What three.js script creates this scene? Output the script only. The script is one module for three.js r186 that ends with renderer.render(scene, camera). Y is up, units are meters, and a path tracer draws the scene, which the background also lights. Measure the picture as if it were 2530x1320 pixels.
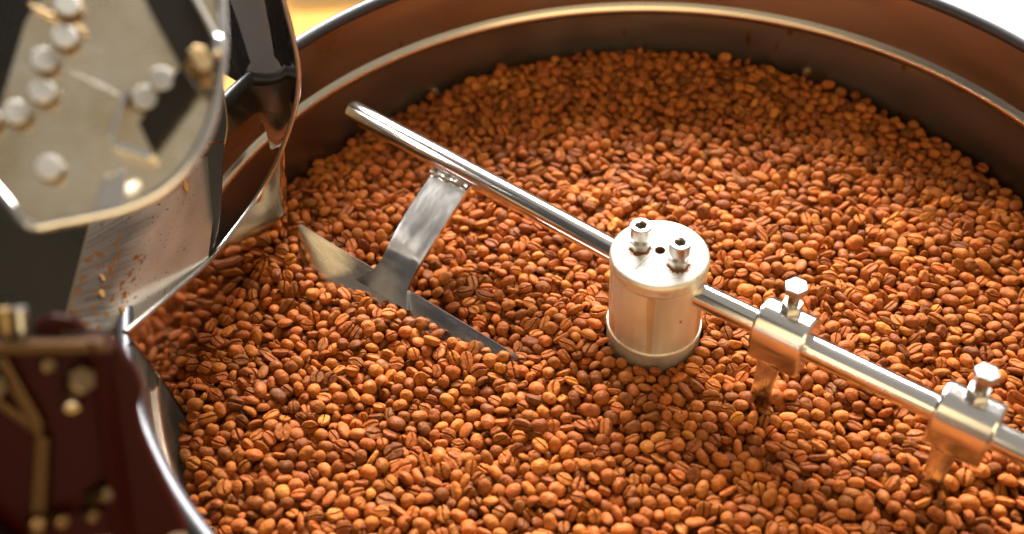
import * as THREE from 'three';
import { mergeGeometries, mergeVertices } from 'three/addons/utils/BufferGeometryUtils.js';
import { RectAreaLightUniformsLib } from 'three/addons/lights/RectAreaLightUniformsLib.js';

// ------------------------------------------------------------------ camera, light, exposure
// Lengths below are millimetres with the hub's axis at x = y = 0: x right, y away from the viewer, z up. V() turns them into three.js metres.
const V = (x, y, z) => new THREE.Vector3(x / 1000, z / 1000, -y / 1000);
const D3 = (x, y, z) => new THREE.Vector3(x, z, -y);
const W = 1024, H = 534;
const scene = new THREE.Scene();
const CAM = { x: -76.98, y: -449.46, z: 493.45, yaw: -0.0264, pitch: 0.7892, roll: -0.0523, f: 2606.5 };
const cy = Math.cos(CAM.yaw), sy = Math.sin(CAM.yaw), cp = Math.cos(CAM.pitch), sp = Math.sin(CAM.pitch);
const camF = D3(sy * cp, cy * cp, -sp), camR0 = D3(cy, -sy, 0), camU0 = new THREE.Vector3().crossVectors(camR0, camF);
const cr = Math.cos(CAM.roll), sr = Math.sin(CAM.roll);
const camU = camU0.clone().multiplyScalar(cr).addScaledVector(camR0, -sr);
const camR = camR0.clone().multiplyScalar(cr).addScaledVector(camU0, sr);
const camera = new THREE.PerspectiveCamera(2 * Math.atan(660 / CAM.f) * 180 / Math.PI, W / H, 0.02, 60);
camera.position.copy(V(CAM.x, CAM.y, CAM.z));
camera.up.copy(camU);
camera.lookAt(camera.position.clone().add(camF));
camera.focus = 0.665;
camera.userData.fStop = 3.4;
camera.updateMatrixWorld(true);

const renderer = new THREE.WebGLRenderer({ antialias: true });
renderer.setSize(W, H);
renderer.toneMapping = THREE.LinearToneMapping;
renderer.toneMappingExposure = 1.72;
renderer.shadowMap.enabled = true;
RectAreaLightUniformsLib.init();

scene.background = new THREE.Color().setRGB(0.22, 0.20, 0.175);       // the dim room all round

function areaLight(name, color, intensity, w, h, at, to) {
  const l = new THREE.RectAreaLight(color, intensity, w, h);
  l.name = name; l.position.copy(at); l.lookAt(to); scene.add(l);
  return l;
}
const TRAY = V(0, 60, 0);
const WIN = { at: V(80, 1890, 1450), w: 2.3, h: 0.66 };
areaLight('window_light', new THREE.Color().setRGB(1, 0.97, 0.95), 40, WIN.w, WIN.h, WIN.at, TRAY);
const LAMPS = [{ at: V(250, -1450, 760), w: 1.6, h: 1.3 }, { at: V(-1250, -1000, 560), w: 1.0, h: 1.3 }];
for (const l of LAMPS) areaLight('lamp_light', new THREE.Color().setRGB(1, 0.75, 0.38), 1.0, l.w, l.h, l.at, TRAY);

// ------------------------------------------------------------------ helpers
let seed = 12345;
const rnd = () => { seed |= 0; seed = seed + 0x6D2B79F5 | 0; let t = Math.imul(seed ^ seed >>> 15, 1 | seed); t = t + Math.imul(t ^ t >>> 7, 61 | t) ^ t; return ((t ^ t >>> 14) >>> 0) / 4294967296; };
const gauss = () => Math.sqrt(-2 * Math.log(rnd() + 1e-9)) * Math.cos(6.2832 * rnd());
const counts = {};
function numbered(n) { const k = counts[n] = (counts[n] || 0) + 1; return k === 1 ? n : n + '_' + String(k - 1).padStart(3, '0'); }
function tag(o, label, category, group, kind) {
  if (label) o.userData.label = label;
  if (category) o.userData.category = category;
  if (group) o.userData.group = group;
  if (kind) o.userData.kind = kind;
  return o;
}
function mesh(name, geo, mat, parent = scene, label) {
  const m = new THREE.Mesh(geo, mat);
  m.name = parent === scene ? numbered(name) : name;
  m.castShadow = m.receiveShadow = true;
  if (label) m.userData.label = label;
  parent.add(m);
  return m;
}
function thing(name, label, category, group) { const g = new THREE.Group(); g.name = numbered(name); scene.add(g); return tag(g, label, category, group); }
// smooth value noise
const NB = 256, perm = new Float32Array(NB * NB);
for (let i = 0; i < NB * NB; i++) perm[i] = rnd();
function vnoise(x, y, p = NB) {
  const xi = Math.floor(x), yi = Math.floor(y), fx = x - xi, fy = y - yi, u = fx * fx * (3 - 2 * fx), v = fy * fy * (3 - 2 * fy);
  const g = (a, b) => perm[(((b % p) + p) % p) * NB + (((a % p) + p) % p)];
  return (g(xi, yi) * (1 - u) + g(xi + 1, yi) * u) * (1 - v) + (g(xi, yi + 1) * (1 - u) + g(xi + 1, yi + 1) * u) * v;
}
function tex(w, h, fn, srgb) {
  const d = new Uint8Array(w * h * 4);
  for (let y = 0; y < h; y++) for (let x = 0; x < w; x++) {
    const c = fn(x / w, y / h, x, y), i = (y * w + x) * 4;
    d[i] = Math.max(0, Math.min(255, c[0] * 255)); d[i + 1] = Math.max(0, Math.min(255, c[1] * 255)); d[i + 2] = Math.max(0, Math.min(255, c[2] * 255)); d[i + 3] = 255;
  }
  const t = new THREE.DataTexture(d, w, h, THREE.RGBAFormat);
  t.magFilter = THREE.LinearFilter; t.minFilter = THREE.LinearMipmapLinearFilter; t.generateMipmaps = true;
  t.wrapS = t.wrapT = THREE.RepeatWrapping; if (srgb) t.colorSpace = THREE.SRGBColorSpace; t.needsUpdate = true;
  return t;
}
const grey = (v) => [v, v, v];
const rep = (t, a, b) => { const c = t.clone(); c.repeat.set(a, b); c.needsUpdate = true; return c; };
const C = (r, g, b) => new THREE.Color().setRGB(r, g, b);

// ------------------------------------------------------------------ materials
const fineScratch = tex(512, 512, (u, v, x, y) => grey(0.5 + 0.35 * (vnoise(u * 4, y, 256) - 0.5) + 0.3 * (vnoise(u * 64, v * 64, 64) - 0.5)));
const smudge = tex(512, 512, (u, v) => { const n = 0.5 * vnoise(u * 6, v * 6, 6) + 0.3 * vnoise(u * 18, v * 18, 18) + 0.2 * vnoise(u * 70, v * 70, 70); return [0, 0.35 + 0.9 * n, 1]; });
const wallMap = tex(1024, 256, (u, v) => { let a = 0.84 + 0.16 * (vnoise(u * 40, v * 120, 120) - 0.5) + 0.2 * (vnoise(u * 12, v * 8, 12) - 0.5); const f = vnoise(u * 230, v * 90, 230); let c = [a, a * 0.97, a * 0.93]; if (f > 0.965) c = [0.75, 0.5, 0.25]; return c; }, true);
const metal = (o) => new THREE.MeshStandardMaterial({ metalness: 1, ...o });
const M = {
  chrome: metal({ name: 'polished steel', color: C(0.80, 0.78, 0.75), roughness: 0.2, roughnessMap: smudge, bumpMap: fineScratch, bumpScale: 0.00001 }),
  polished: metal({ name: 'mirror steel sheet', color: C(0.74, 0.70, 0.66), roughness: 0.07, roughnessMap: smudge }),
  hub: metal({ name: 'turned aluminium', metalness: 0.75, color: C(0.86, 0.84, 0.76), roughness: 0.6, roughnessMap: smudge, bumpMap: fineScratch, bumpScale: 0.00004 }),
  wall: metal({ name: 'brushed tray steel', color: C(0.38, 0.345, 0.30), map: wallMap, roughness: 0.46, roughnessMap: smudge }),
  bead: metal({ name: 'worn bright bead', color: C(0.78, 0.68, 0.52), roughness: 0.34, roughnessMap: smudge }),
  rim: new THREE.MeshStandardMaterial({ name: 'dark rim steel', color: C(0.07, 0.07, 0.075), metalness: 0.7, roughness: 0.4 }),
  bolt: metal({ name: 'zinc plated steel', color: C(0.54, 0.52, 0.47), roughness: 0.34, roughnessMap: smudge }),
  rivet: metal({ name: 'dull rivet steel', color: C(0.66, 0.64, 0.59), roughness: 0.6, roughnessMap: smudge }),
  brass: metal({ name: 'yellow zinc', color: C(0.34, 0.23, 0.11), roughness: 0.5, roughnessMap: smudge }),
  weld: metal({ name: 'weld bead', color: C(0.5, 0.48, 0.45), roughness: 0.35, bumpMap: smudge, bumpScale: 0.0006 }),
  dark: new THREE.MeshStandardMaterial({ name: 'black enamel', color: C(0.03, 0.03, 0.033), roughness: 0.45, roughnessMap: smudge }),
  red: new THREE.MeshPhysicalMaterial({ name: 'dark red enamel', color: C(0.026, 0.0022, 0.0015), roughness: 0.35, specularIntensity: 0.2 }),
  darksteel: metal({ name: 'dark steel', color: C(0.22, 0.19, 0.17), roughness: 0.3, roughnessMap: smudge }),
  guard: metal({ name: 'guard sheet steel', color: C(0.52, 0.46, 0.40), roughness: 0.12, roughnessMap: smudge }),
  legsteel: metal({ name: 'worn paddle steel', color: C(0.7, 0.66, 0.6), roughness: 0.3, roughnessMap: smudge }),
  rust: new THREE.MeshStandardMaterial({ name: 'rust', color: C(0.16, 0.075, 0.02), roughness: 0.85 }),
  boltwarm: metal({ name: 'stained bolt steel', color: C(0.27, 0.18, 0.09), roughness: 0.42, roughnessMap: smudge }),
  blade: metal({ name: 'paddle steel', color: C(0.58, 0.59, 0.61), roughness: 0.3, roughnessMap: smudge }),
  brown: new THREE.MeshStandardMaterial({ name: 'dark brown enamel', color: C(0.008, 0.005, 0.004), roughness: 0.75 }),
  hole: new THREE.MeshStandardMaterial({ name: 'socket steel', color: C(0.2, 0.12, 0.05), roughness: 0.6, metalness: 0.6 }),
};
// plate with grain, specks of oil and dust
const plateMap = tex(1024, 1024, (u, v, x, y) => {
  // u runs from the right edge to the left edge, v from the top to the lip
  let a = 0.84 + 0.1 * (vnoise(u * 9, v * 7, 63) - 0.5) + 0.16 * (vnoise(x * 0.55, y * 0.55, 200) - 0.5) + 0.10 * (perm[(x * 7 + y * 131) & 65535] - 0.5);
  let c = [a, a * 0.97, a * 0.92];
  const brushed = Math.max(0, Math.min(1, (u - 0.62 + 0.12 * vnoise(v * 9, 3, 99)) / 0.2));
  const streak = vnoise(u * 6, v * 130, 200); c = c.map((q) => q * (1 - brushed * (0.25 + 0.25 * streak)));
  const speck = vnoise(u * 70, v * 46, 128); if (speck > 0.93 && u > 0.2) c = [0.28, 0.16, 0.06];
  const dirt = vnoise(u * 24 + 9, v * 22, 64) * 0.7 + vnoise(u * 90, v * 80, 90) * 0.3; if (u > 0.55 && v > 0.3 && dirt > 0.7) c = [0.62, 0.42, 0.18];
  if (v < 0.035 + 0.02 * vnoise(u * 40, 5, 64) && u < 0.4) c = [0.55, 0.46, 0.36].map((q) => q * (0.5 + vnoise(u * 90, v * 90, 90)));
  return c;
}, true);
M.plate = metal({ name: 'grained steel plate', color: C(0.85, 0.84, 0.82), map: plateMap, roughness: 0.46 });
const doorMap = tex(512, 512, (u, v) => { const n = vnoise(u * 5, v * 5, 5) * 0.6 + vnoise(u * 23, v * 23, 23) * 0.4; return [0.98 - 0.12 * n, 0.95 - 0.16 * n, 0.88 - 0.22 * n]; }, true);
M.door = metal({ name: 'stained door steel', color: C(1, 0.99, 0.96), map: doorMap, roughness: 0.34, roughnessMap: smudge });

// ------------------------------------------------------------------ geometry helpers (mm in, metres out)
function cyl(a, b, r, seg = 40, r2 = r) {
  const d = new THREE.Vector3().subVectors(b, a), g = new THREE.CylinderGeometry(r2 / 1000, r / 1000, d.length(), seg, 1);
  g.applyQuaternion(new THREE.Quaternion().setFromUnitVectors(new THREE.Vector3(0, 1, 0), d.clone().normalize()));
  g.translate((a.x + b.x) / 2, (a.y + b.y) / 2, (a.z + b.z) / 2);
  return g;
}
// a lathe along a -> b; profile is [radius mm, distance mm from a]
function latheAlong(a, b, prof, seg = 48) {
  const g = new THREE.LatheGeometry(prof.map(([r, t]) => new THREE.Vector2(r / 1000, t / 1000)), seg);
  const d = new THREE.Vector3().subVectors(b, a).normalize();
  g.applyQuaternion(new THREE.Quaternion().setFromUnitVectors(new THREE.Vector3(0, 1, 0), d));
  g.translate(a.x, a.y, a.z);
  return g;
}
function circlePts(prof) { return prof; }
function sharp(p, e = 0.25) {
  const o = [p[0]];
  for (let i = 1; i < p.length - 1; i++) {
    const to = (q) => { const l = Math.hypot(q[0] - p[i][0], q[1] - p[i][1]), f = Math.min(0.4, e / l); return [p[i][0] + (q[0] - p[i][0]) * f, p[i][1] + (q[1] - p[i][1]) * f]; };
    o.push(to(p[i - 1]), to(p[i + 1]));
  }
  o.push(p[p.length - 1]); return o;
}
// hexagonal prism along dir with chamfered ends; optional hexagonal or round bore
function prism(shape, depth, bevel = 0.4) {
  const g = new THREE.ExtrudeGeometry(shape, { depth: depth - 2 * bevel, bevelEnabled: bevel > 0, bevelThickness: bevel, bevelSize: bevel, bevelOffset: -bevel, bevelSegments: 2, curveSegments: 32 });
  g.translate(0, 0, bevel); g.scale(0.001, 0.001, 0.001);
  return g;                                                            // lies along +z
}
function hexShape(af, turn = 0) { const s = new THREE.Shape(), r = af / Math.sqrt(3); for (let k = 0; k < 6; k++) s[k ? 'lineTo' : 'moveTo'](r * Math.cos(turn + k * Math.PI / 3), r * Math.sin(turn + k * Math.PI / 3)); s.closePath(); return s; }
function discShape(r) { const s = new THREE.Shape(); s.absarc(0, 0, r, 0, Math.PI * 2); return s; }
function place(g, at, dir, x) {                                        // +z -> dir, +x -> x
  const z = dir.clone().normalize(), xx = (x ? x.clone() : new THREE.Vector3(1, 0.01, 0.3)), y = new THREE.Vector3().crossVectors(z, xx).normalize();
  xx.crossVectors(y, z).normalize();
  g.applyMatrix4(new THREE.Matrix4().makeBasis(xx, y, z)); g.translate(at.x, at.y, at.z);
  return g;
}
// a sheet with thickness through rows of points (all rows equally long), smoothed with splines
function sheet(rows, thick, nu = 40, nv = 16, smoothV = true) {
  const curves = rows.map((r) => new THREE.CatmullRomCurve3(r, false, 'centripetal'));
  const P = [];
  for (let i = 0; i <= nu; i++) {
    const cols = curves.map((c) => c.getPoint(i / nu));
    const line = cols.length > 2 && smoothV ? new THREE.CatmullRomCurve3(cols, false, 'centripetal') : null;
    for (let j = 0; j <= nv; j++) P.push(line ? line.getPoint(j / nv) : cols[0].clone().lerp(cols[cols.length - 1], j / nv));
  }
  const N = (i, j) => P[i * (nv + 1) + j], nor = [];
  for (let i = 0; i <= nu; i++) for (let j = 0; j <= nv; j++) {
    const a = N(Math.min(i + 1, nu), j).clone().sub(N(Math.max(i - 1, 0), j)), b = N(i, Math.min(j + 1, nv)).clone().sub(N(i, Math.max(j - 1, 0)));
    nor.push(a.cross(b).normalize());
  }
  const pos = [], uv = [], idx = [], h = thick / 2000, S = (nu + 1) * (nv + 1);
  for (const s of [1, -1]) for (let i = 0; i <= nu; i++) for (let j = 0; j <= nv; j++) {
    const k = i * (nv + 1) + j, q = P[k].clone().addScaledVector(nor[k], s * h); pos.push(q.x, q.y, q.z); uv.push(i / nu, j / nv);
  }
  const id = (s, i, j) => s * S + i * (nv + 1) + j;
  for (let i = 0; i < nu; i++) for (let j = 0; j < nv; j++) {
    idx.push(id(0, i, j), id(0, i + 1, j), id(0, i + 1, j + 1), id(0, i, j), id(0, i + 1, j + 1), id(0, i, j + 1));
    idx.push(id(1, i, j), id(1, i + 1, j + 1), id(1, i + 1, j), id(1, i, j), id(1, i, j + 1), id(1, i + 1, j + 1));
  }
  const faces = new THREE.BufferGeometry();
  faces.setAttribute('position', new THREE.Float32BufferAttribute(pos, 3)); faces.setAttribute('uv', new THREE.Float32BufferAttribute(uv, 2)); faces.setIndex(idx); faces.computeVertexNormals();
  // edges, with their own normals
  const ep = [], eu = [], add = (a, b, c, d) => { for (const q of [a, b, c, a, c, d]) { ep.push(...q); eu.push(0, 0); } };
  const at = (k) => pos.slice(k * 3, k * 3 + 3);
  for (let i = 0; i < nu; i++) { add(at(id(0, i, 0)), at(id(1, i, 0)), at(id(1, i + 1, 0)), at(id(0, i + 1, 0))); add(at(id(0, i, nv)), at(id(0, i + 1, nv)), at(id(1, i + 1, nv)), at(id(1, i, nv))); }
  for (let j = 0; j < nv; j++) { add(at(id(0, 0, j)), at(id(0, 0, j + 1)), at(id(1, 0, j + 1)), at(id(1, 0, j))); add(at(id(0, nu, j)), at(id(1, nu, j)), at(id(1, nu, j + 1)), at(id(0, nu, j + 1))); }
  const e = new THREE.BufferGeometry(); e.setAttribute('position', new THREE.Float32BufferAttribute(ep, 3)); e.setAttribute('uv', new THREE.Float32BufferAttribute(eu, 2)); e.computeVertexNormals();
  return mergeGeometries([faces.toNonIndexed(), e]);
}
const polyShape = (pts, smooth) => { const s = new THREE.Shape(); if (smooth) { s.moveTo(...pts[0]); s.splineThru(pts.slice(1).map((p) => new THREE.Vector2(...p))); } else pts.forEach((p, i) => s[i ? 'lineTo' : 'moveTo'](...p)); s.closePath(); return s; };

// ------------------------------------------------------------------ setting
const floorMap = tex(512, 512, (u, v) => { const n = vnoise(u * 3, v * 60, 60) * 0.5 + vnoise(u * 12, v * 200, 200) * 0.5; return [0.74 + 0.16 * n, 0.60 + 0.16 * n, 0.36 + 0.12 * n]; }, true);
const fg = new THREE.PlaneGeometry(12, 12); fg.rotateX(-Math.PI / 2); fg.translate(0, -0.85, -2);
tag(mesh('floor', fg, new THREE.MeshStandardMaterial({ name: 'ochre wood floor', map: rep(floorMap, 6, 6), color: C(0.8, 0.66, 0.42), roughness: 0.55 })), 'warm ochre wooden floor blurred behind the tray', null, null, 'structure');
{
  const t = thing('white_table', 'white table top, blurred, behind the right rim of the tray', 'table');
  const wm = new THREE.MeshStandardMaterial({ name: 'white laminate', color: C(0.82, 0.83, 0.85), roughness: 0.5 });
  const top = prism(polyShape([[-540, -470], [540, -470], [540, 470], [-540, 470]]), 28, 3); top.rotateX(-Math.PI / 2);
  top.translate(V(970, 1040, -300).x, V(0, 0, -300).y, V(0, 1040, 0).z); mesh('table_top', top, wm, t);
  for (const [x, y] of [[480, 620], [1460, 620], [480, 1460], [1460, 1460]]) mesh('leg', cyl(V(x, y, -850), V(x, y, -301), 22, 20), wm, t);
}
{
  const t = thing('cardboard_box', 'pale cream carton, blurred, on the floor behind the chute', 'box');
  const bm = new THREE.MeshStandardMaterial({ name: 'cream card', color: C(0.75, 0.68, 0.52), roughness: 0.8 });
  const b = prism(polyShape([[-190, -190], [190, -190], [190, 190], [-190, 190]]), 300, 4); b.rotateX(-Math.PI / 2); const p = V(-440, 1985, -850); b.translate(p.x, p.y, p.z); mesh('carton', b, bm, t);
  for (const s of [-1, 1]) { const fl = prism(polyShape([[-188, -92], [188, -92], [188, 92], [-188, 92]]), 5, 1); fl.rotateX(-Math.PI / 2); const q = V(-440, 1985 + s * 96, -550); fl.translate(q.x, q.y + 0.001, q.z); mesh('flap', fl, bm, t); }
}
function panelFrame(name, label, category, spec, rows, cols, frameMat, paneColor, glow) {
  const t = thing(name, label, category);
  t.position.copy(spec.at); t.lookAt(TRAY);
  const w = spec.w * 1000, h = spec.h * 1000;
  const bar = (x0, y0, x1, y1) => { const g = prism(polyShape([[x0, y0], [x1, y0], [x1, y1], [x0, y1]]), 40, 3); g.translate(0, 0, -0.055); return g; };
  mesh('frame', mergeGeometries([bar(-w / 2 - 60, -h / 2 - 60, w / 2 + 60, -h / 2), bar(-w / 2 - 60, h / 2, w / 2 + 60, h / 2 + 60), bar(-w / 2 - 60, -h / 2, -w / 2, h / 2), bar(w / 2, -h / 2, w / 2 + 60, h / 2)]), frameMat, t);
  const pm = new THREE.MeshStandardMaterial({ name: 'lit ' + name, color: C(0.1, 0.1, 0.1), emissive: paneColor, emissiveIntensity: glow });
  for (let i = 0; i < cols; i++) for (let j = 0; j < rows; j++) { const g = new THREE.BoxGeometry(w / cols / 1000 - 0.004, h / rows / 1000 - 0.004, 0.006); g.translate((i + 0.5) * w / cols / 1000 - w / 2000, (j + 0.5) * h / rows / 1000 - h / 2000, -0.03); mesh('pane', g, pm, t); }
  return t;
}
const whiteFrame = new THREE.MeshStandardMaterial({ name: 'white frame paint', color: C(0.7, 0.7, 0.68), roughness: 0.5 });
panelFrame('window', 'tall bright window facing the far side of the tray', 'window', WIN, 1, 3, whiteFrame, C(1, 0.95, 0.88), 2.5);
LAMPS.forEach((l, i) => panelFrame('warm_lamp', i ? 'warm glowing lamp panel standing to the left in front of the roaster' : 'warm glowing lamp panel standing straight behind the viewer', 'lamp', l, 1, 2, M.dark, C(1, 0.72, 0.32), 0.4));

// ------------------------------------------------------------------ cooling tray
const R = 303, RIMZ = 80;
const tray = thing('cooling_tray', 'round steel cooling tray with rolled rim full of roasted beans', 'cooling tray');
{
  const prof = [[R, -70], [R, RIMZ], [R + 2, RIMZ], [R + 2, -72], [R, -72], [R, -70]];
  mesh('wall', latheAlong(V(0, 0, 0), V(0, 0, 10), sharp(prof), 220), M.wall, tray);
  mesh('bead', latheAlong(V(0, 0, 0), V(0, 0, 10), [[R - 0.02, 23.4], [R - 0.8, 24.4], [R - 2.8, 26.4], [R - 3.8, 29], [R - 2.8, 31.6], [R - 0.8, 33.6], [R - 0.02, 34.6]], 220), M.bead, tray);
  const rg = new THREE.TorusGeometry((R + 1.2) / 1000, 0.0047, 20, 240); rg.rotateX(Math.PI / 2); rg.translate(0, RIMZ / 1000, 0);
  mesh('rim', rg, M.rim, tray);
  const fl = latheAlong(V(0, 0, -72), V(0, 0, 0), sharp([[0, 0], [R - 0.5, 0], [R - 0.5, 2], [0, 2]]), 96);
  mesh('tray_floor', fl, M.darksteel, tray);
  for (const [x, y, z] of [[-151.7, 262.3, -17], [151, 262.7, -11]]) {
    const p = V(x, y, z), inw = D3(-x, -y, 0).normalize(), s = mesh('wall_screw', place(prism(discShape(4.2), 3, 0.8), p, inw), M.brass, tray);
    mesh('screw_tip', place(prism(hexShape(4.6), 3, 0.4), p.clone().addScaledVector(inw, 0.0031), inw), M.brass, s);
  }
  for (const a of [0.7, 2.4, 4.0, 5.5]) { const x = 260 * Math.cos(a), y = 260 * Math.sin(a); mesh('leg', cyl(V(x, y, -850), V(x, y, -72.2), 18, 20), M.darksteel, tray); }
}

// ------------------------------------------------------------------ stirrer
const AZ = -37.7 * Math.PI / 180, ax = Math.cos(AZ), ay = Math.sin(AZ);     // direction of the arm towards the viewer's right
const armPt = (s, t, z) => V(s * ax + t * ay, s * ay - t * ax, z);          // s along the arm, t across it towards the viewer, z up
const armDir = D3(ax, ay, 0), crossDir = D3(ay, -ax, 0), up = D3(0, 0, 1);
const ARML = -41 * Math.PI / 180;                                          // the far arm is set a little askew
const ARMZ = 29.5, RT = 7.8;
const stir = thing('stirrer', 'steel stirring arm with aluminium hub standing in the beans', 'stirrer');
// hub
const rustSpots = [[-11.5, 5.4], [9.7, -10.1]];
const capMap = tex(768, 768, (u, v, x, y) => {
  const px = (u - 0.5) * 64, py = (v - 0.5) * 64;
  let a = 0.95 + 0.06 * (vnoise(u * 30, v * 30, 30) - 0.5) + 0.03 * (vnoise(u * 200, v * 200, 200) - 0.5), rust = 0;
  for (const [cx, cy2] of rustSpots) { const d = Math.hypot(px - cx, py - cy2 + 0.5), n = vnoise(u * 60 + cx, v * 60, 60) * 2.6 + vnoise(u * 140, v * 140, 140) * 1.6; if (d < 5.6 + n) rust = Math.max(rust, Math.min(1, (5.6 + n - d) / 1.0)); if (d < 13 && vnoise(u * 150, v * 150, 150) > 0.93) rust = Math.max(rust, 0.8); }
  // scratches: a long pair and some short ones
  const seg = (x0, y0, x1, y1, w) => { const dx = x1 - x0, dy = y1 - y0, t = Math.max(0, Math.min(1, ((px - x0) * dx + (py - y0) * dy) / (dx * dx + dy * dy))); return Math.hypot(px - x0 - t * dx, py - y0 - t * dy) < w; };
  let dark = 0;
  if (seg(-17, -14, -6, -2.5, 0.22) || seg(-15.6, -13.6, -12, -9.5, 0.16)) dark = 0.35;
  if (seg(21, -11, 23.5, -8.2, 0.35) || seg(23.3, -11.4, 25, -9, 0.3) || seg(20, -8, 21.2, -9.4, 0.25) || seg(25.3, -9.6, 26.2, -8, 0.45) || seg(24.6, -1, 25.2, 0.4, 0.35) || seg(3, -22.6, 9, -21.8, 0.12)) dark = 0.7;
  if (Math.hypot(px, py) < 28 && vnoise(u * 120 + 7, v * 120 + 3, 120) > 0.965) dark = Math.max(dark, 0.4);
  const r = [0.55, 0.30, 0.10], c = [a, a * 0.99, a * 0.97];
  return c.map((q, i) => (q * (1 - rust) + r[i] * rust) * (1 - dark) + 0.15 * dark);
}, true);
const capMetal = tex(384, 384, (u, v) => { const px = (u - 0.5) * 64, py = (v - 0.5) * 64; let rust = 0; for (const [cx, cy2] of rustSpots) if (Math.hypot(px - cx, py - cy2 + 0.5) < 7.2) rust = 1; return [0, 1, 0.35 - 0.25 * rust]; });
const hubMap = tex(512, 512, (u, v) => {
  let c = [0.93, 0.90, 0.84].map((q) => q + 0.05 * (vnoise(u * 60, v * 6, 60) - 0.5) + 0.06 * (vnoise(u * 14, v * 5, 14) - 0.5));
  const spot = vnoise(u * 150, v * 60, 150); if (spot > 0.975) c = [0.55, 0.42, 0.28];
  const st = vnoise(u * 26 + 4, v * 9 + 3, 26); if (st > 0.8) c = [c[0] * 0.94, c[1] * 0.87, c[2] * 0.76];
  return c;
}, true);
M.hub.map = hubMap;
M.cap = metal({ name: 'turned aluminium lid', color: C(0.74, 0.74, 0.74), map: capMap, metalnessMap: capMetal, roughness: 0.8, bumpMap: rep(smudge, 3, 3), bumpScale: 0.00006 });
{
  const hub = mesh('hub', latheAlong(V(0, 0, 0), V(0, 0, 10), [[29.3, -11.5], [29.3, 38.8], [29.3, 39.4], [29.9, 40], [30, 41], [30, 45.8], [29.6, 47.3], [28.6, 48.3], [27.6, 48.6]], 96), M.hub, stir);
  const cs = discShape(27.65), hole = new THREE.Path(); hole.absarc(0.3, 1.7, 3.3, 0, Math.PI * 2, true); cs.holes.push(hole);
  const cg = new THREE.ShapeGeometry(cs, 64); cg.scale(0.001, 0.001, 1); cg.rotateX(-Math.PI / 2); cg.translate(0, 0.0486, 0);
  const ca = cg.attributes.uv, cpn = cg.attributes.position; for (let i = 0; i < ca.count; i++) ca.setXY(i, cpn.getX(i) * 1000 / 64 + 0.5, -cpn.getZ(i) * 1000 / 64 + 0.5);
  mesh('lid', cg, M.cap, hub);
  // threaded bore
  const bp = []; for (let k = 0; k <= 14; k++) bp.push([k % 2 ? 3.3 : 2.7, 48.5 - k * 0.6]); bp.push([0.01, 39.9]);
  const bore = latheAlong(V(0.3, 1.7, 0), V(0.3, 1.7, 10), bp, 32); mesh('threaded_hole', bore, M.hole, hub);
  mesh('hub_foot', latheAlong(V(0, 0, 0), V(0, 0, 10), [[29.9, -60], [29.9, -15], [30.4, -14.2], [30.4, -12.2], [30.1, -11.5], [29.8, -11.2], [29, -11.2]], 96), M.hub, stir);
  for (const [x, y] of rustSpots) {
    mesh('lock_nut', place(prism(hexShape(11.6, 0.3), 5.6, 0.6), V(x, y, 48.8), up), M.bolt, stir);
    const hs = discShape(6.5); hs.holes.push(new THREE.Path(hexShape(6.2, 0.5).getPoints().reverse()));
    const s = mesh('set_screw', mergeGeometries([place(prism(hs, 9, 0.8), V(x, y, 57.6), up), cyl(V(x, y, 54.4), V(x, y, 57.7), 3.6, 24).toNonIndexed()]), M.bolt, stir);
    mesh('socket', place(prism(hexShape(6.2, 0.5), 2, 0), V(x, y, 57.7), up), M.hole, s);
  }
}
// arms
function tube(s0, s1, round0, round1) {
  const p = []; const L = s1 - s0;
  p.push([0.01, 0]); if (round0) for (let k = 1; k <= 5; k++) p.push([RT - 3 + 3 * Math.sin(k * Math.PI / 10), 3 - 3 * Math.cos(k * Math.PI / 10)]); else p.push([RT - 0.3, 0], [RT, 0.3]);
  const n = 12; for (let k = 1; k < n; k++) p.push([RT, 3 + (L - 6) * k / n]);
  if (round1) for (let k = 0; k <= 5; k++) p.push([RT - 3 + 3 * Math.cos(k * Math.PI / 10), L - 3 + 3 * Math.sin(k * Math.PI / 10)]); else p.push([RT, L - 0.3], [RT - 0.3, L]);
  p.push([0.01, L]);
  const A = s0 < 0 ? ARML : AZ, q = (d) => V(d * Math.cos(A), d * Math.sin(A), ARMZ);
  return latheAlong(q(s0), q(s1), p, 48);
}
mesh('arm', tube(-272, -27, true, false), M.chrome, stir);
mesh('arm', tube(27, 284, false, true), M.chrome, stir);
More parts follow.
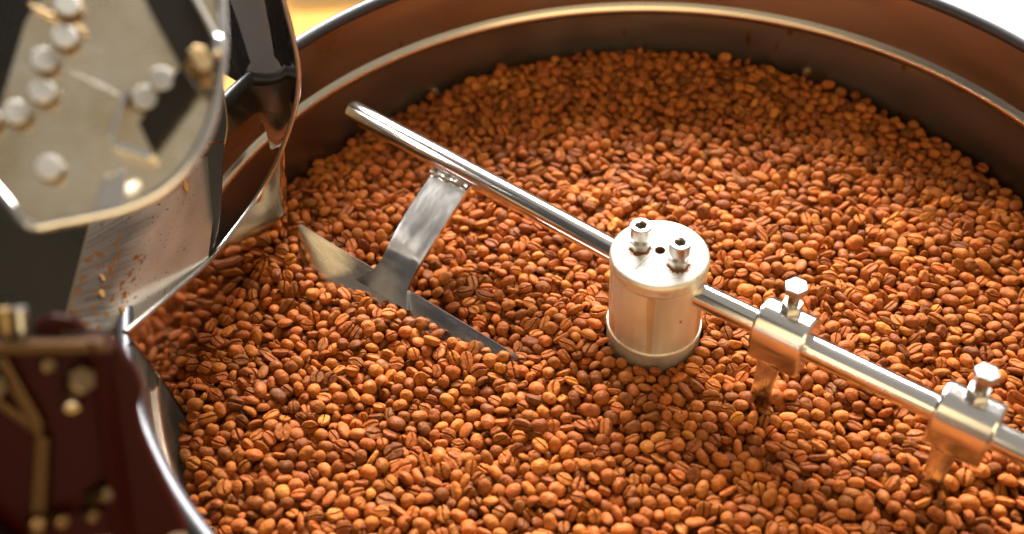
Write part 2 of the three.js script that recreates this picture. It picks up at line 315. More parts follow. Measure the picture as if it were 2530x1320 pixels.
// clamps with a screw on top
function clamp(sc) {
  const sh = new THREE.Shape(); sh.moveTo(-8, 10); sh.lineTo(8, 10); sh.quadraticCurveTo(12.6, 11, 13.2, 17); sh.lineTo(13.4, 25.5); sh.quadraticCurveTo(15.6, 26, 15.3, 29); sh.bezierCurveTo(15, 41.5, 9, 48, 2.5, 48.4); sh.lineTo(-2.5, 48.4); sh.bezierCurveTo(-9, 48, -15, 41.5, -15.3, 29); sh.quadraticCurveTo(-15.6, 26, -13.4, 25.5); sh.lineTo(-13.2, 17); sh.quadraticCurveTo(-12.6, 11, -8, 10); sh.closePath();
  const g = prism(sh, 31, 1.8);
  // shape x -> across, y -> up, extrusion along the arm
  g.applyMatrix4(new THREE.Matrix4().makeBasis(crossDir.clone().negate(), up, armDir.clone())); const o = armPt(sc - 15.5, 0, 0); g.translate(o.x, o.y, o.z);
  const c = mesh('clamp', g, M.chrome, stir);
  const b = (z) => armPt(sc, -3, z);
  mesh('lock_nut', place(prism(hexShape(10.8, 0.2), 6, 0.7), b(48.5), up), M.bolt, c);
  const th = []; for (let k = 0; k <= 16; k++) th.push([k % 2 ? 3.5 : 3, k * 0.55]);
  mesh('clamp_bolt', mergeGeometries([place(prism(hexShape(11.6, 0.75), 5.4, 0.8), b(63), up), latheAlong(b(54.3), b(64), th, 24).toNonIndexed()]), M.bolt, c);
  const rows = [-7.5, 7.5].map((s) => [[6, 14], [6.5, 6], [8, -4], [9.5, -16], [10, -44]].map(([t, z]) => armPt(sc - 3 + s * (z < 0 ? 0.78 : 0.9), t, z)));
  mesh('leg', sheet(rows, 4, 24, 8), M.legsteel, stir);
}
clamp(84.5); clamp(190);
// paddle on the far arm
{
  const c0 = -167, t1 = 73;
  const st = (s0, w, list) => [-w, w].map((d, i) => list.map(([s, t, z, k = 1]) => armPt(s + d * k, t, z)));
  const strap = st(0, 15.5, [[c0, -5, 22], [c0 + 2, 10, 18.4], [c0 + 5, 34, 12], [c0 + 9, 59, 4, 0.92], [c0 + 9.5, 68, -1.6, 0.9], [c0 + 9, 76, -7, 1.05], [c0 + 8, 84, -12.2, 1.5]]);
  mesh('bracket', sheet(strap, 3.2, 40, 10), M.chrome, stir);
  const blade = [[-243, -0, 0], [-205, -2.6, 0], [-150, -5.6, 0], [-100, -8.6, 0], [-54, -11.5, 0]];
  const rows = [0, 1, 2, 3].map((k) => blade.map(([s, z], i) => { const q = k / 3, w = (i === 0 ? 15 : i === 1 ? 38 : 42) * q; return armPt(s + (i === 0 ? 5 * q : i === 4 ? -2 * q : 0), t1 + w * 0.80 - 3 * q * q, z - 2 - w * 0.60 - 5 * q * q); }));
  mesh('paddle_blade', sheet(rows, 3, 60, 16), M.blade, stir);
  const wp = []; for (let k = 0; k <= 10; k++) wp.push(armPt(c0 - 16 + k * 3.2, -2.2 - 0.06 * (k * 3.2 - 16) + 0.5 * Math.sin(k * 2.1), 23 + 0.5 * Math.cos(k * 1.7)));
  mesh('weld', new THREE.TubeGeometry(new THREE.CatmullRomCurve3(wp), 40, 0.0026, 12, false), M.weld, stir);
}

// ------------------------------------------------------------------ roaster: housing, chute, door, base
const roaster = thing('coffee_roaster', 'roaster front with steel discharge chute and bolted door at the left', 'coffee roaster');
const camBasis = (tiltX, tiltY) => { const q = new THREE.Quaternion().setFromAxisAngle(camR, tiltX).multiply(new THREE.Quaternion().setFromAxisAngle(camU, tiltY)); const m = new THREE.Matrix4().makeBasis(camR, camU, camF.clone().negate()); return new THREE.Quaternion().setFromRotationMatrix(m).premultiply(q); };
{
  // guard sheet round the chute's mouth
  const L = [[-210.4, 70.9, 196.1], [-210, 67.8, 136.6], [-229.7, 70.8, 83.7], [-251, 64.5, 49.8], [-267, 30, 44], [-271, -2, 54.7], [-279, -56, 79], [-286, -91, 94]];
  const B = [[-254, 98, -30], [-262, 80, -30], [-276, 44, -30], [-283, 20, -30], [-291, -20, -30], [-292, -56, -30]];
  const lower = [L.slice(2), L.slice(2).map((p, i) => p.map((q, k) => (q + B[i][k]) / 2 + [1.5, 0, 0][k])), B].map((r) => r.map((p) => V(...p)));
  mesh('chute_guard', sheet(lower, 1.6, 60, 20), M.guard, roaster);
  const F = [[-282.6, 197, 125.7], [-282.2, 186, 100.8], [-273.9, 158.2, 65.9], [-260.5, 142, 49.6], [-253.8, 124, 38.6]];
  const Lu = [[-210.4, 70.9, 196.1], [-208.5, 70.8, 167.7], [-210, 67.8, 136.6], [-217.5, 68.9, 109.7], [-229.7, 70.8, 83.7]];
  const upper = [Lu, Lu.map((p, i) => p.map((q, k) => (q + F[i][k]) / 2 + [9, 4, 0][k] * (i < 4 ? 1 : 0.3))), F].map((r) => r.map((p) => V(...p)));
  mesh('chute_cheek', sheet(upper, 1.6, 40, 20), M.polished, roaster);
  mesh('guard_lip', new THREE.TubeGeometry(new THREE.CatmullRomCurve3(L.map((p) => V(...p)), false, 'centripetal'), 120, 0.0016, 10, false), M.bolt, roaster);
  // slide plate
  const sl = [[[-269, 71.2, 84.5], [-280.9, 29.3, 107.2], [-306.4, -40.4, 127.6]], [[-272.5, 2.3, 52.1], [-295.7, -73.7, 75.3], [-312.7, -101.1, 104.4]]].map((r) => r.map((p) => V(...p)));
  mesh('slide_plate', sheet(sl, 2, 40, 12), M.plate, roaster);
  const onSlide = (u, v) => { const a = new THREE.CatmullRomCurve3(sl[0], false, 'centripetal').getPoint(u), b = new THREE.CatmullRomCurve3(sl[1], false, 'centripetal').getPoint(u); return a.lerp(b, v); };
  [[0.36, 0.2, 3.4, 'broad orange chaff flake stuck high on the grey chute plate below the door rim'], [0.6, 0.86, 3.0, 'orange chaff flake stuck low on the grey chute plate above its lip'], [0.8, 0.72, 2.6, 'small orange chaff flake on the dark left side of the chute plate'], [0.83, 0.6, 2.0, 'tiny tan chaff crumb on the left edge of the chute plate']].forEach(([u, v, size, label], i) => {
    const p0 = onSlide(u, v), n = new THREE.Vector3().crossVectors(onSlide(u + 0.02, v).sub(p0), onSlide(u, v + 0.02).sub(p0)).normalize(); if (n.dot(camera.position.clone().sub(p0)) < 0) n.negate();
    const pts = []; for (let k = 0; k < 9; k++) { const r0 = size * (0.55 + 0.5 * vnoise(k * 1.7 + i * 9, i * 3.3, 99)); pts.push([r0 * Math.cos(k * 0.698) * 1.2, r0 * Math.sin(k * 0.698) * 0.8]); }
    tag(mesh('chaff_flake', place(prism(polyShape(pts), 0.8, 0.25), p0.addScaledVector(n, 0.0011), n), new THREE.MeshStandardMaterial({ name: 'chaff', color: C(0.42, 0.20, 0.05), roughness: 0.8 })), label, 'chaff flake', 'chaff flakes on the chute plate');
  });
  // dark housing with its edge and hood
  const hp = [[-262, 61.1, 96.1], [-260.3, 69.8, 104.7], [-265.8, 99.8, 134.6], [-270.9, 133.2, 167.9]];
  const hous = [hp, hp.map(([x, y, z]) => [x - 190, y - 10, z + 5])].map((r) => r.map((p) => V(...p)));
  mesh('housing', sheet(hous, 3, 20, 4), M.dark, roaster);
  const body = prism(polyShape([[-980, -420], [-440, -420], [-440, 380], [-520, 430], [-980, 430]]), 1700, 12); body.rotateX(-Math.PI / 2); body.scale(1, 1, 1); body.translate(0, -0.85, 0); mesh('drum_body', body, M.dark, roaster);
  const lowh = [[[-262, 60, 95], [-275, 10, 45], [-330, -20, 15]], [[-452, 50, 101], [-452, 5, 50], [-452, -35, 7]]].map((r) => r.map((p) => V(...p)));
  mesh('housing_panel', sheet(lowh, 3, 12, 4), M.dark, roaster);
  mesh('edge_strip', new THREE.TubeGeometry(new THREE.CatmullRomCurve3([[-263.9, 57.2, 92.3], ...hp].map((p) => V(...p)), false, 'centripetal'), 40, 0.0009, 8, false), M.brass, roaster);
  const hd = [[[-286.9, 205.9, 128], [-272.4, 156.1, 70.8]], [[-292, 208, 128], [-287.5, 162.2, 77.3]], [[-300, 210, 128], [-296, 164.3, 79.6]]].map((r) => r.map((p) => V(...p)));
  mesh('hood', sheet(hd, 1.6, 10, 10), M.darksteel, roaster);
}
{
  // door: local millimetres, x right, y up, z towards the viewer
  const door = new THREE.Group(); door.name = 'discharge_door'; roaster.add(door);
  door.position.copy(V(-238.2, -110.9, 241.9)); door.quaternion.copy(camBasis(-0.2, 0.12));
  const arc = [[-8, -40], [4.8, -36.2], [17.7, -29], [28.2, -16.9], [34.6, -1.6], [37, 12.9], [37.9, 32.2], [35.4, 58]];
  const left = [[-30.6, 58], [-39.5, 38.7], [-45, 8], [-48, -25], [-29.8, -44.3]];
  const sh = new THREE.Shape(); sh.moveTo(-29.8, -44.3); sh.lineTo(-8, -40); sh.splineThru(arc.slice(1).map((p) => new THREE.Vector2(...p))); for (const p of left) sh.lineTo(...p);
  const g = prism(sh, 3, 0.6); const u = g.attributes.uv, gp = g.attributes.position; for (let i = 0; i < u.count; i++) u.setXY(i, gp.getX(i) * 1000 / 110, gp.getY(i) * 1000 / 110);
  mesh('door_plate', g, M.door, door);
  const lipPts = [[-47, -26], [-38.5, -36], [-29.8, -44.3], [-18, -42.4], ...arc].map(([x, y]) => new THREE.Vector3(x / 1000, y / 1000, 0.0028));
  mesh('door_rim', new THREE.TubeGeometry(new THREE.CatmullRomCurve3(lipPts, false, 'centripetal'), 120, 0.0022, 12, false), M.chrome, door);
  for (const [x, y] of [[155, 22], [155, 105], [113, 168], [115, 250], [60, 305], [147, 440], [356, 255], [393, 205], [-6, 322]]) {
    const q = new THREE.Vector3((x - 300) * 0.1611 / 1000, (300 - y) * 0.1611 / 1000, 0.003);
    const ra = new THREE.Vector3(0.20, 0.10, 1).normalize();
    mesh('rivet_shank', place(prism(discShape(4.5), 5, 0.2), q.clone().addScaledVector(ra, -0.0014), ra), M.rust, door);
    mesh('rivet', place(prism(discShape(4.9), 1.6, 0.5), q.clone().addScaledVector(ra, 0.0037), ra), M.rivet, door);
  }
  const bar = (pts, z, d, m, n) => { const b = prism(polyShape(pts.map(([a, c]) => [(a - 300) * 0.1611, (300 - c) * 0.1611])), d, 0.5); b.translate(0, 0, z / 1000); return mesh(n, b, m, door); };
  bar([[335, -20], [452, -20], [532, 118], [520, 160], [447, 178]], 8, 7, M.brown, 'latch_bar');
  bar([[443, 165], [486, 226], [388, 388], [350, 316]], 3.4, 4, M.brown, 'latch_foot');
  bar([[318, 232], [330, 236], [301, 372], [289, 366]], 3.2, 8, M.chrome, 'hinge_tab');
  bar([[300, 360], [395, 398], [385, 412], [292, 385]], 3.2, 5, M.chrome, 'hinge_tab');
  bar([[455, -20], [466, -20], [545, 118], [532, 122]], 12, 4, M.rivet, 'latch_edge');
  const k = (u, v, z) => new THREE.Vector3((u - 300) * 0.1611 / 1000, (300 - v) * 0.1611 / 1000, z / 1000);
  mesh('pin', new THREE.CapsuleGeometry(0.003, 0.004, 8, 16).translate(...k(536, 130, 15).toArray()), M.chrome, door);
  for (const [x, y, z] of [[487, 165, 14], [500, 188, 14], [480, 186, 12], [502, 208, 11]]) mesh('rusty_nut', place(prism(hexShape(7, x), 5, 0.5), k(x, y, z), new THREE.Vector3(0.3, 0.2, 1)), M.brass, door);
  bar([[136, 172], [140, 166], [300, 238], [298, 246]], 3.1, 1, M.rivet, 'seam');
  { const b = prism(polyShape([[250, 545], [290, 440], [345, 420], [330, 520]].map(([a, c]) => [(a - 395) * 0.1611, (520 - c) * 0.1611])), 1.2, 0.4); b.rotateX(0.7); b.translate(95 * 0.1611 / 1000, -220 * 0.1611 / 1000, 0.0036); mesh('polished_panel', b, M.polished, door); }
  mesh('wire', new THREE.TubeGeometry(new THREE.CatmullRomCurve3([k(70, 22, 6), k(120, 45, 7), k(205, 82, 6)]), 20, 0.0007, 8, false), M.brass, door);
}
{
  // red cast base with ribs and bolts
  const base = new THREE.Group(); base.name = 'roaster_base'; roaster.add(base);
  base.position.copy(V(-258.4, -196.5, 157.5)); base.quaternion.copy(camBasis(0.32, 0.12));
  const k = (u, v) => [(u - 200) * 0.1611, (1050 - v) * 0.1611];
  const pl = (pts, z, d, m, n, bev = 0.8) => { const b = prism(polyShape(pts.map((p) => k(...p))), d, bev); b.translate(0, 0, z / 1000); return mesh(n, b, m, base); };
  pl([[-90, 800], [290, 808], [322, 838], [352, 895], [362, 950], [346, 1010], [350, 1070], [372, 1150], [432, 1350], [-90, 1350]], 0, 6, M.red, 'base_plate');
  const bronze = metal({ name: 'warm stained steel', color: C(0.10, 0.055, 0.025), roughness: 0.5, roughnessMap: smudge });
  pl([[-90, 792], [296, 806], [312, 832], [-90, 822]], 6.1, 6, bronze, 'top_rail');
  pl([[120, 800], [135, 770], [170, 756], [215, 764], [250, 803]], -3, 5, M.red, 'arch');
  pl([[42, 836], [72, 836], [132, 1010], [128, 1052], [108, 1048]], 6.1, 4, bronze, 'rib');
  pl([[108, 1048], [142, 1052], [92, 1350], [50, 1350]], 6.1, 4, bronze, 'rib');
  pl([[-30, 905], [10, 915], [132, 1035], [112, 1050]], 6.1, 3, bronze, 'rib');
  { const hgt = 87, b = prism(polyShape([[0, 40], [14, 34], [19, 22], [20, 8], [13, -2], [14, -12], [17, -24], [30, -58], [0, -58]]), 4, 0.8); b.rotateY(0.95); b.translate((256 - 200) * 0.1611 / 1000, 0, 0.0105); mesh('side_flange', b, M.red, base); }
  const hexb = (u, v, af, h, tilt) => { const [x, y] = k(u, v); mesh('bolt', place(prism(hexShape(af, u), h, 0.6), new THREE.Vector3(x / 1000, y / 1000, 0.0061), new THREE.Vector3(...tilt)), M.boltwarm, base); };
  hexb(150, 868, 5.5, 5, [0.8, 0.3, 1]); hexb(205, 930, 9, 15, [0.7, 0.7, 1]); hexb(205, 1232, 5.5, 14, [1.3, 0.7, 1]); hexb(186, 1268, 5.5, 9, [1.1, 0.1, 1]); hexb(112, 1275, 5.5, 10, [0.9, 0.1, 1]); hexb(66, 1275, 5.5, 9, [0.6, 0.1, 1]); hexb(0, 915, 9, 12, [0.9, 0.3, 1]);
  for (const u of [68, 103]) { const [x, y] = k(u, 800); mesh('stud', cyl(new THREE.Vector3(x / 1000, y / 1000, 0.003), new THREE.Vector3(x / 1000 + 0.0005, (y + 11) / 1000, 0.003), 2.6, 20), u < 80 ? M.brass : M.bolt, base); }
  const [px, py] = k(0, 1330); mesh('pipe', cyl(new THREE.Vector3((px - 14) / 1000, (py + 14) / 1000, 0.014), new THREE.Vector3((px + 9) / 1000, (py - 12) / 1000, 0.014), 7, 24), M.darksteel, base);
  const [bx, by] = k(200, 962); mesh('bolt_end', place(prism(discShape(3), 6, 0.8), new THREE.Vector3(bx / 1000, by / 1000, 0.0061), new THREE.Vector3(0.2, -0.3, 1)), M.chrome, base);
}
// ------------------------------------------------------------------ coffee beans
const beanTex = tex(256, 256, (u, v, x, y) => {
  const n = 0.5 * vnoise(u * 5, v * 5, 5) + 0.3 * vnoise(u * 14, v * 14, 14) + 0.2 * vnoise(u * 50, v * 50, 50), pit = vnoise(u * 34 + 3, v * 34, 34) > 0.93 ? 0.62 : 1;
  const a = (0.76 + 0.34 * n) * pit; return [a, a * (0.95 + 0.05 * pit), a * 0.95];
}, true);
const beanBump = tex(256, 256, (u, v) => grey(0.6 * vnoise(u * 10, v * 22, 110) + 0.4 * vnoise(u * 40, v * 40, 40)));
const beanMat = (color, name) => new THREE.MeshPhysicalMaterial({ name, color, map: beanTex, roughness: 0.7, specularIntensity: 0.32, vertexColors: true, roughnessMap: smudge, bumpMap: beanBump, bumpScale: 0.0003 });
// one bean: long axis x, rounded back +y, flat side with its crease -y; millimetres
function beanGeo({ L, Wd, T, Fl, curve, depth, width, lump, open }) {
  const zs = [0, 0.055, 0.11, 0.18, 0.27, 0.4, 0.6, 0.8, 0.95], ang = [];
  for (const z of zs) ang.push(Math.PI + Math.asin(z)); for (const a of [1.62, 1.75, 1.88]) ang.push(a * Math.PI); ang.push(2 * Math.PI);
  const half = ang.slice(0), ring = [];
  for (const a of half) ring.push(a); for (let i = half.length - 2; i > 0; i--) ring.push(-half[i] + 4 * Math.PI);   // mirrored side, back to the crease
  const n = ring.length, m = 26, pos = [], col = [], uv = [], idx = [], ox = lump * 17.3;
  for (let i = 0; i <= m; i++) {
    const t = -Math.PI / 2 + Math.PI * i / m, x = L * Math.sin(t), s = Math.pow(Math.max(0, Math.cos(t)), 0.92);
    for (let j = 0; j <= n; j++) {
      const a = ring[j % n], c = Math.cos(a), q = Math.sin(a);             // a = pi: middle of the flat side
      let z = 1.05 * Wd * s * q * -1, y = c > 0 ? 1.05 * T * s * c : -Fl * Math.pow(s, 0.8) * Math.pow(-c, 0.55);
      z *= c < 0 ? 1 + 0.05 * c * c : 1;
      const w = 1 + 0.22 * (vnoise(x * 0.4 + ox, z * 0.4 + y * 0.3 + 5, 64) - 0.5) + 0.10 * (vnoise(x * 1.0 + ox, z * 1.0 + 9, 64) - 0.5);
      y *= w; z *= w;
      const mo = 0.86 + 0.3 * vnoise(x * 0.5 + ox + 20, z * 0.5 + y * 0.5 + 20, 64); let cc = [mo, mo, mo];
      if (c < -0.02) {
        const zc = z - curve * Math.sin(x / L * 2.6 + lump), e = Math.min(1, s * 1.7), g = Math.exp(-((zc / width) ** 2));
        const wv = open ? 1 + 0.8 * vnoise(x * 1.3 + ox, 3, 64) : 1;
        y += depth * e * g * wv; y -= 0.22 * e * Math.exp(-(((Math.abs(zc) - width * 2.1) / (width * 1.1)) ** 2));
        if (Math.abs(zc) < width * 1.5 && vnoise(x * 1.6 + ox + 31, zc * 2 + 7, 64) > (open ? 0.5 : 0.8)) cc = [1.5 * mo, 1.75 * mo, 2.2 * mo];
        if (open) y += 0.3 * e * (vnoise(x * 1.2 + ox, z * 1.2, 64) - 0.5);
      }
      col.push(...cc); pos.push(x, y, z); uv.push(x / 11 + 0.5 + lump * 0.37, a / (2 * Math.PI) * 1.7);
    }
  }
  for (let i = 0; i < m; i++) for (let j = 0; j < n; j++) { const a = i * (n + 1) + j, b = a + n + 1; idx.push(a, b, b + 1, a, b + 1, a + 1); }
  const g = new THREE.BufferGeometry(); g.setAttribute('position', new THREE.Float32BufferAttribute(pos, 3)); g.setAttribute('uv', new THREE.Float32BufferAttribute(uv, 2)); g.setAttribute('color', new THREE.Float32BufferAttribute(col, 3)); g.setIndex(idx); g.computeVertexNormals();
  // weld the shading across the seam of the ring and at both ends
  const nn = g.attributes.normal;
  for (let i = 0; i <= m; i++) { const a = i * (n + 1), b = a + n, v = new THREE.Vector3(nn.getX(a) + nn.getX(b), nn.getY(a) + nn.getY(b), nn.getZ(a) + nn.getZ(b)).normalize(); nn.setXYZ(a, v.x, v.y, v.z); nn.setXYZ(b, v.x, v.y, v.z); }
  for (const [i, sgn] of [[0, -1], [m, 1]]) for (let j = 0; j <= n; j++) nn.setXYZ(i * (n + 1) + j, sgn, 0, 0);
  // make sure faces look outward
  const A = new THREE.Vector3().fromBufferAttribute(g.attributes.position, 12 * (n + 1) + (n >> 1)), Nn = new THREE.Vector3().fromBufferAttribute(nn, 12 * (n + 1) + (n >> 1));
  if (A.dot(Nn) < 0) { const ix = g.index.array; for (let k = 0; k < ix.length; k += 3) { const q = ix[k + 1]; ix[k + 1] = ix[k + 2]; ix[k + 2] = q; } for (let k = 0; k < nn.count; k++) if (Math.abs(nn.getX(k)) < 0.9999) nn.setXYZ(k, -nn.getX(k), -nn.getY(k), -nn.getZ(k)); }
  g.scale(0.001, 0.001, 0.001);
  return g;
}
const beanGeos = [
  { L: 4.35, Wd: 3.4, T: 3.0, Fl: 1.6, curve: 0.25, depth: 1.5, width: 0.26, lump: 0.3 },
  { L: 4.45, Wd: 3.45, T: 2.9, Fl: 1.7, curve: 0.5, depth: 1.6, width: 0.3, lump: 1.1 },
  { L: 4.1, Wd: 3.6, T: 3.2, Fl: 1.5, curve: -0.4, depth: 1.4, width: 0.28, lump: 2.2 },
  { L: 4.45, Wd: 3.3, T: 2.8, Fl: 1.8, curve: 0.15, depth: 1.7, width: 0.42, lump: 3.4, open: true },
  { L: 4.55, Wd: 3.6, T: 3.0, Fl: 1.5, curve: -0.55, depth: 1.5, width: 0.34, lump: 4.7, open: true },
  { L: 3.95, Wd: 3.4, T: 3.25, Fl: 2.1, curve: 0.3, depth: 1.3, width: 0.3, lump: 5.9 },
  { L: 4.2, Wd: 3.3, T: 2.2, Fl: 1.1, curve: 0.6, depth: 1.0, width: 0.3, lump: 7.3, open: true },
  { L: 4.8, Wd: 3.3, T: 2.7, Fl: 1.4, curve: -0.3, depth: 1.5, width: 0.25, lump: 8.6 },
  { L: 3.7, Wd: 3.6, T: 3.4, Fl: 1.9, curve: 0.2, depth: 1.6, width: 0.5, lump: 9.2, open: true },
  { L: 5.2, Wd: 3.1, T: 1.9, Fl: 1.0, curve: 0.5, depth: 0.8, width: 0.3, lump: 11.7, open: true },
  { L: 3.4, Wd: 3.25, T: 3.1, Fl: 2.2, curve: 0.2, depth: 1.4, width: 0.34, lump: 13.1 },
  { L: 4.6, Wd: 3.7, T: 3.2, Fl: 0.7, curve: -0.6, depth: 0.5, width: 0.45, lump: 14.9, open: true },
  { L: 4.5, Wd: 3.0, T: 2.5, Fl: 0.9, curve: 0.7, depth: 0.8, width: 0.24, lump: 10.4 },
].map(beanGeo);

// where the beans lie: the heap's surface, then three layers that settle under their own weight
const RAD = 301.5, bladeS = [-245, -52], bladeT = 73;
const skirt = [[-246, 108], [-254, 98], [-262, 80], [-276, 44], [-283, 20], [-291, -20], [-293, -62]];
const rightOfSkirt = (x, y) => { if (y > 108 || y < -62) return 1e3; for (let i = 0; i < skirt.length - 1; i++) { const [a, b] = skirt[i], [c, d] = skirt[i + 1]; if (y <= b && y >= d) return x - (a + (c - a) * (b - y) / (b - d)); } return 1e3; };
function heap(x, y) {
  let h = -13 + 9 * (vnoise(x / 70 + 40, y / 70 + 40) - 0.5) + 6 * (vnoise(x / 28 + 80, y / 28 + 10) - 0.5);
  h += 9 * Math.max(0, Math.min(1, (y - 190) / 100)) + 8 * Math.max(0, Math.min(1, (-225 - x) / 50)) * Math.max(0, Math.min(1, (20 - y) / 60));
  const s = x * ax + y * ay, t = x * ay - y * ax, in1 = 1 / (1 + Math.exp((s - bladeS[1] + 6) / 9)) / (1 + Math.exp((bladeS[0] - 8 - s) / 9));
  if (t > bladeT) h += in1 * (-8 + 13 * Math.max(0, Math.min(1, (s + 200) / 60)) - 6 * Math.max(0, Math.min(1, (s + 115) / 50))) * Math.exp(-Math.max(0, t - 92) / 55); else h -= in1 * 11 * Math.exp(-(bladeT - t) / 38);
  const r = Math.hypot(x, y); if (r < 60) h += 8 * (1 - r / 60);
  if (rightOfSkirt(x, y) < 60) h += 3;
  return h;
}
const px = [], py = [], pz = [], pr = [], kk = [];
{
  const sp0 = 8.1;
  for (let layer = 0; layer < 3; layer++) for (let row = -50; row <= 50; row++) for (let col = -46; col <= 46; col++) {
    const x = (col + (row & 1 ? 0.5 : 0) + 0.33 * layer + 0.5 * (rnd() - 0.5)) * sp0, y = (row * 0.87 + 0.4 * layer + 0.5 * (rnd() - 0.5)) * sp0;
    const k = 0.95 + 0.33 * rnd() + (rnd() < 0.05 ? 0.15 : 0), a = rnd() * Math.PI, e = 0.25 * gauss(), z = heap(x, y) - 16 + layer * 6.4 + 3 * rnd();
    if (layer === 2 && rnd() < 0.22) continue;
    if (Math.hypot(x, y) > RAD - 4 || Math.hypot(x, y) < 35 || rightOfSkirt(x, y) < 4) continue;
    const hs = 1.05 * k;
    px.push(x + hs * Math.cos(a) * Math.cos(e), x - hs * Math.cos(a) * Math.cos(e)); py.push(y + hs * Math.sin(a) * Math.cos(e), y - hs * Math.sin(a) * Math.cos(e)); pz.push(z + hs * Math.sin(e), z - hs * Math.sin(e));
    pr.push(3.2 * k); kk.push(k);
  }
}
const NBEAN = kk.length, NP = NBEAN * 2;
{
  const X = Float32Array.from(px), Y = Float32Array.from(py), Z = Float32Array.from(pz), cs = 9.0, GX = 80, GY = 80, head = new Int32Array(GX * GY), next = new Int32Array(NP);
  const bn = { s: [bladeS[0], bladeS[1]], d: Math.atan2(0.6, 0.8) };
  for (let it = 0; it < 70; it++) {
    const g = it < 50 ? 0.35 : it < 60 ? 0.1 : 0;
    for (let i = 0; i < NP; i++) Z[i] -= g;
    head.fill(-1);
    for (let i = 0; i < NP; i++) { const c = Math.max(0, Math.min(GX - 1, ((X[i] + 320) / cs) | 0)) + GX * Math.max(0, Math.min(GY - 1, ((Y[i] + 320) / cs) | 0)); next[i] = head[c]; head[c] = i; }
    for (let cyi = 0; cyi < GY; cyi++) for (let cx = 0; cx < GX; cx++) for (let i = head[cx + GX * cyi]; i >= 0; i = next[i]) {
      for (let q = 0; q < 5; q++) {
        const nx = cx + [0, 1, -1, 0, 1][q], ny = cyi + [0, 0, 1, 1, 1][q]; if (nx < 0 || nx >= GX || ny >= GY) continue;
        for (let j = q ? head[nx + GX * ny] : next[i]; j >= 0; j = next[j]) {
          if (i >> 1 === j >> 1) continue;
          const dx = X[i] - X[j], dy = Y[i] - Y[j], dz = Z[i] - Z[j], rr = pr[i >> 1] + pr[j >> 1], d2 = dx * dx + dy * dy + dz * dz;
          if (d2 >= rr * rr || d2 < 1e-6) continue;
          const d = Math.sqrt(d2), f = 0.35 * (rr - d) / d; X[i] += dx * f; Y[i] += dy * f; Z[i] += dz * f; X[j] -= dx * f; Y[j] -= dy * f; Z[j] -= dz * f;
        }
      }
    }
    for (let b = 0; b < NBEAN; b++) {
      const i = 2 * b, j = i + 1, dx = X[i] - X[j], dy = Y[i] - Y[j], dz = Z[i] - Z[j], d = Math.hypot(dx, dy, dz) || 1e-3, f = 0.5 * (2.1 * kk[b] - d) / d;
      X[i] += dx * f; Y[i] += dy * f; Z[i] += dz * f; X[j] -= dx * f; Y[j] -= dy * f; Z[j] -= dz * f;
    }
    for (let i = 0; i < NP; i++) {
      const r = pr[i >> 1], rad = Math.hypot(X[i], Y[i]);
      const fl = heap(X[i], Y[i]) - 19; if (Z[i] < fl) Z[i] = fl;
      if (rad > RAD - r) { X[i] *= (RAD - r) / rad; Y[i] *= (RAD - r) / rad; }
      if (rad < 31.5 + r) { X[i] *= (31.5 + r) / rad; Y[i] *= (31.5 + r) / rad; }
      const q = rightOfSkirt(X[i], Y[i]); if (q < r + 1) X[i] += r + 1 - q;
      // paddle blade: a slab sloping down towards the viewer
      const s = X[i] * ax + Y[i] * ay, t = X[i] * ay - Y[i] * ax;
      if (s > bladeS[0] - 3 && s < bladeS[1] + 3) {
        const z0 = -2 - 11.5 * (s - bladeS[0]) / (bladeS[1] - bladeS[0]), u = t - bladeT, v = Z[i] - z0, along = u * 0.78 - v * 0.62, off = u * 0.62 + v * 0.78;
        if (along > -2 && along < 46 && Math.abs(off) < r + 1.6) { const m2 = (off >= -0.5 ? r + 1.6 - off : -(r + 1.6) - off) * 0.7; const dt = m2 * 0.62; X[i] += ay * dt; Y[i] -= ax * dt; Z[i] += m2 * 0.78; }
      }
      for (const c0 of [84.5, 190]) { const ds = s - c0 + 3, dt = t - 9.5; if (Math.abs(ds) < 8.5 + r * 0.8 && Math.abs(dt) < 2 + r * 0.8 && Z[i] < 2) { const push = dt > 0 ? 2 + r * 0.8 - dt : -(2 + r * 0.8) - dt; X[i] += ay * push * 0.6; Y[i] -= ax * push * 0.6; } }
    }
  }
  for (let i = 0; i < NP; i++) { px[i] = X[i]; py[i] = Y[i]; pz[i] = Z[i]; }
}
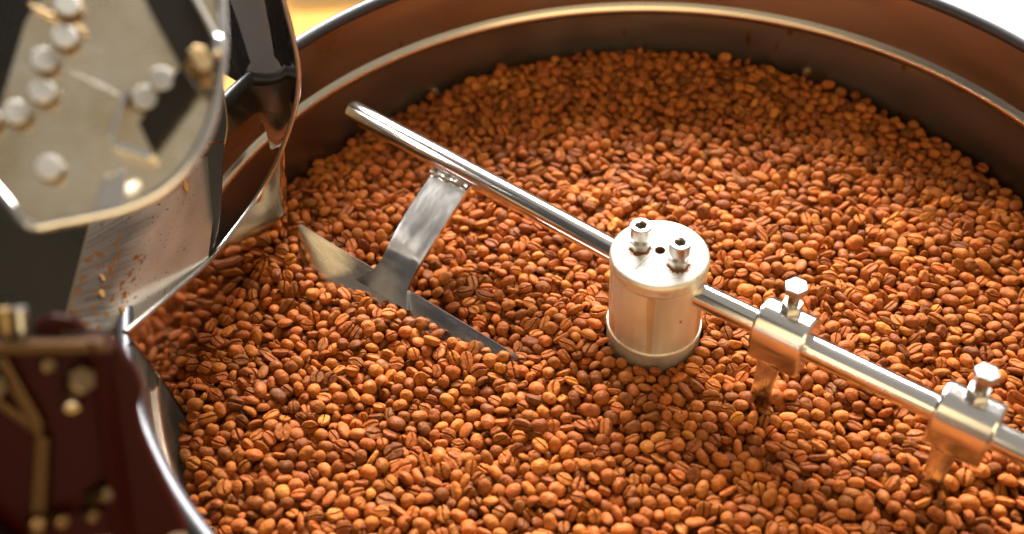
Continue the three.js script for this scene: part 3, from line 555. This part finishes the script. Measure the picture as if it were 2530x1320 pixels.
// tones of the roast
const tones = [];
for (let i = 0; i < 18; i++) {
  const b = 0.52 + 0.74 * (i / 17), h = [0, 1, 2][i % 3];
  tones.push(h === 0 ? C(0.40 * b, 0.108 * b, 0.017 * b) : h === 1 ? C(0.41 * b, 0.120 * b, 0.018 * b) : C(0.375 * b, 0.095 * b, 0.018 * b));
}
const nDark = tones.length; for (const b of [0.5, 0.62]) tones.push(C(0.34 * b, 0.095 * b, 0.016 * b));
const nPale = tones.length; for (const b of [1, 1.12]) tones.push(C(0.48 * b, 0.16 * b, 0.026 * b));
const beans = [];
for (let b = 0; b < NBEAN; b++) {
  const i = 2 * b, j = i + 1, a = D3(px[i] - px[j], py[i] - py[j], pz[i] - pz[j]).normalize(), at = V((px[i] + px[j]) / 2, (py[i] + py[j]) / 2, (pz[i] + pz[j]) / 2);
  const n0 = up.clone().addScaledVector(a, -a.dot(up)); if (n0.lengthSq() < 0.01) n0.set(1, 0, 0).addScaledVector(a, -a.x); n0.normalize();
  const p = rnd(), th = p < 0.46 ? 0.5 * gauss() : p < 0.88 ? Math.PI + 0.5 * gauss() : rnd() * 6.28; n0.applyAxisAngle(a, th);
  const pose = n0.y > 0.5 ? 'rounded back up' : n0.y < -0.5 ? 'crease up' : 'on edge';
  const q = rnd(), tone = q < 0.03 ? nDark + (rnd() * 2 | 0) : q < 0.06 ? nPale + (rnd() * 2 | 0) : Math.max(0, Math.min(17, Math.round(9 + 5 * gauss())));
  const m = new THREE.Matrix4().makeBasis(a, n0, new THREE.Vector3().crossVectors(a, n0)); m.scale(new THREE.Vector3(kk[b], kk[b] * (0.9 + 0.18 * rnd()), kk[b] * (0.9 + 0.18 * rnd()))); m.setPosition(at);
  beans.push({ m, at, pose, tone, g: (rnd() * beanGeos.length) | 0, r: pr[b] / 1000, seen: 0, b });
}
// which beans show: splat every bean as a disc into a depth buffer
{
  const zb = new Float32Array(W * H).fill(1e9), ib = new Int32Array(W * H).fill(-1), f = CAM.f * W / 2530, v = new THREE.Vector3();
  beans.forEach((q, n) => {
    v.copy(q.at).sub(camera.position); const d = v.dot(camF), X = W / 2 + f * v.dot(camR) / d, Y = H / 2 - f * v.dot(camU) / d, r = q.r * 1.1 * f / d; q.d = d; q.X = X; q.Y = Y;
    for (let y = Math.max(0, Math.ceil(Y - r)); y <= Math.min(H - 1, Y + r); y++) for (let x = Math.max(0, Math.ceil(X - r)); x <= Math.min(W - 1, X + r); x++) {
      const e = (x - X) ** 2 + (y - Y) ** 2; if (e > r * r) continue; const z = d - q.r * Math.sqrt(1 - e / r / r); if (z < zb[y * W + x]) { zb[y * W + x] = z; ib[y * W + x] = n; }
    }
  });
  for (let k = 0; k < W * H; k++) if (ib[k] >= 0) { const x = k % W, y = (k / W) | 0; if (x < 172 + Math.max(0, y - 440) * 0.42) continue; beans[ib[k]].seen++; }
}
const order = beans.filter((q) => q.X > 8 && q.X < W - 8 && q.Y < H - 7).sort((p, q) => q.seen - p.seen).slice(0, 300);
const single = new Set(order);
const toneMats = tones.map((c, i) => beanMat(c, 'roasted bean skin ' + i));
const toneWord = (t) => (t >= nPale ? 'pale golden' : t >= nDark ? 'dark brown' : t < 6 ? 'deep brown' : t < 12 ? 'medium brown' : 'light orange brown');
for (const q of order) {
  const s = mesh('coffee_bean', beanGeos[q.g], toneMats[q.tone]);
  q.m.decompose(s.position, s.quaternion, s.scale);
  const low = q.Y > 470 ? 'at the bottom edge ' : q.Y > 410 ? 'in the foreground ' : 'further in ', place = low + (q.X < 260 ? 'beside the left wall' : q.X < 390 ? 'below the roaster chute' : q.X < 510 ? 'below the paddle blade' : q.X < 620 ? 'left of the hub' : q.X < 740 ? 'below the hub' : q.X < 880 ? 'below the first clamp' : 'below the second clamp');
  tag(s, `${toneWord(q.tone)} coffee bean, ${q.pose}, ${place}`, 'coffee bean', 'roasted coffee beans in the foreground of the heap');
}
const massGroup = tag(new THREE.Group(), 'heap of roasted coffee beans filling the cooling tray', 'coffee beans', null, 'stuff'); massGroup.name = 'coffee_bean_heap'; scene.add(massGroup);
const massMat = beanMat(C(1, 1, 1), 'roasted bean skin');
beanGeos.forEach((g, v) => {
  const list = beans.filter((q) => q.g === v && !single.has(q));
  const im = new THREE.InstancedMesh(g, massMat, list.length); im.name = 'coffee_beans'; im.castShadow = im.receiveShadow = true; im.userData.kind = 'stuff';
  list.forEach((q, k) => { im.setMatrixAt(k, q.m); im.setColorAt(k, tones[q.tone]); });
  massGroup.add(im);
});
console.log('beans', NBEAN);
renderer.render(scene, camera);
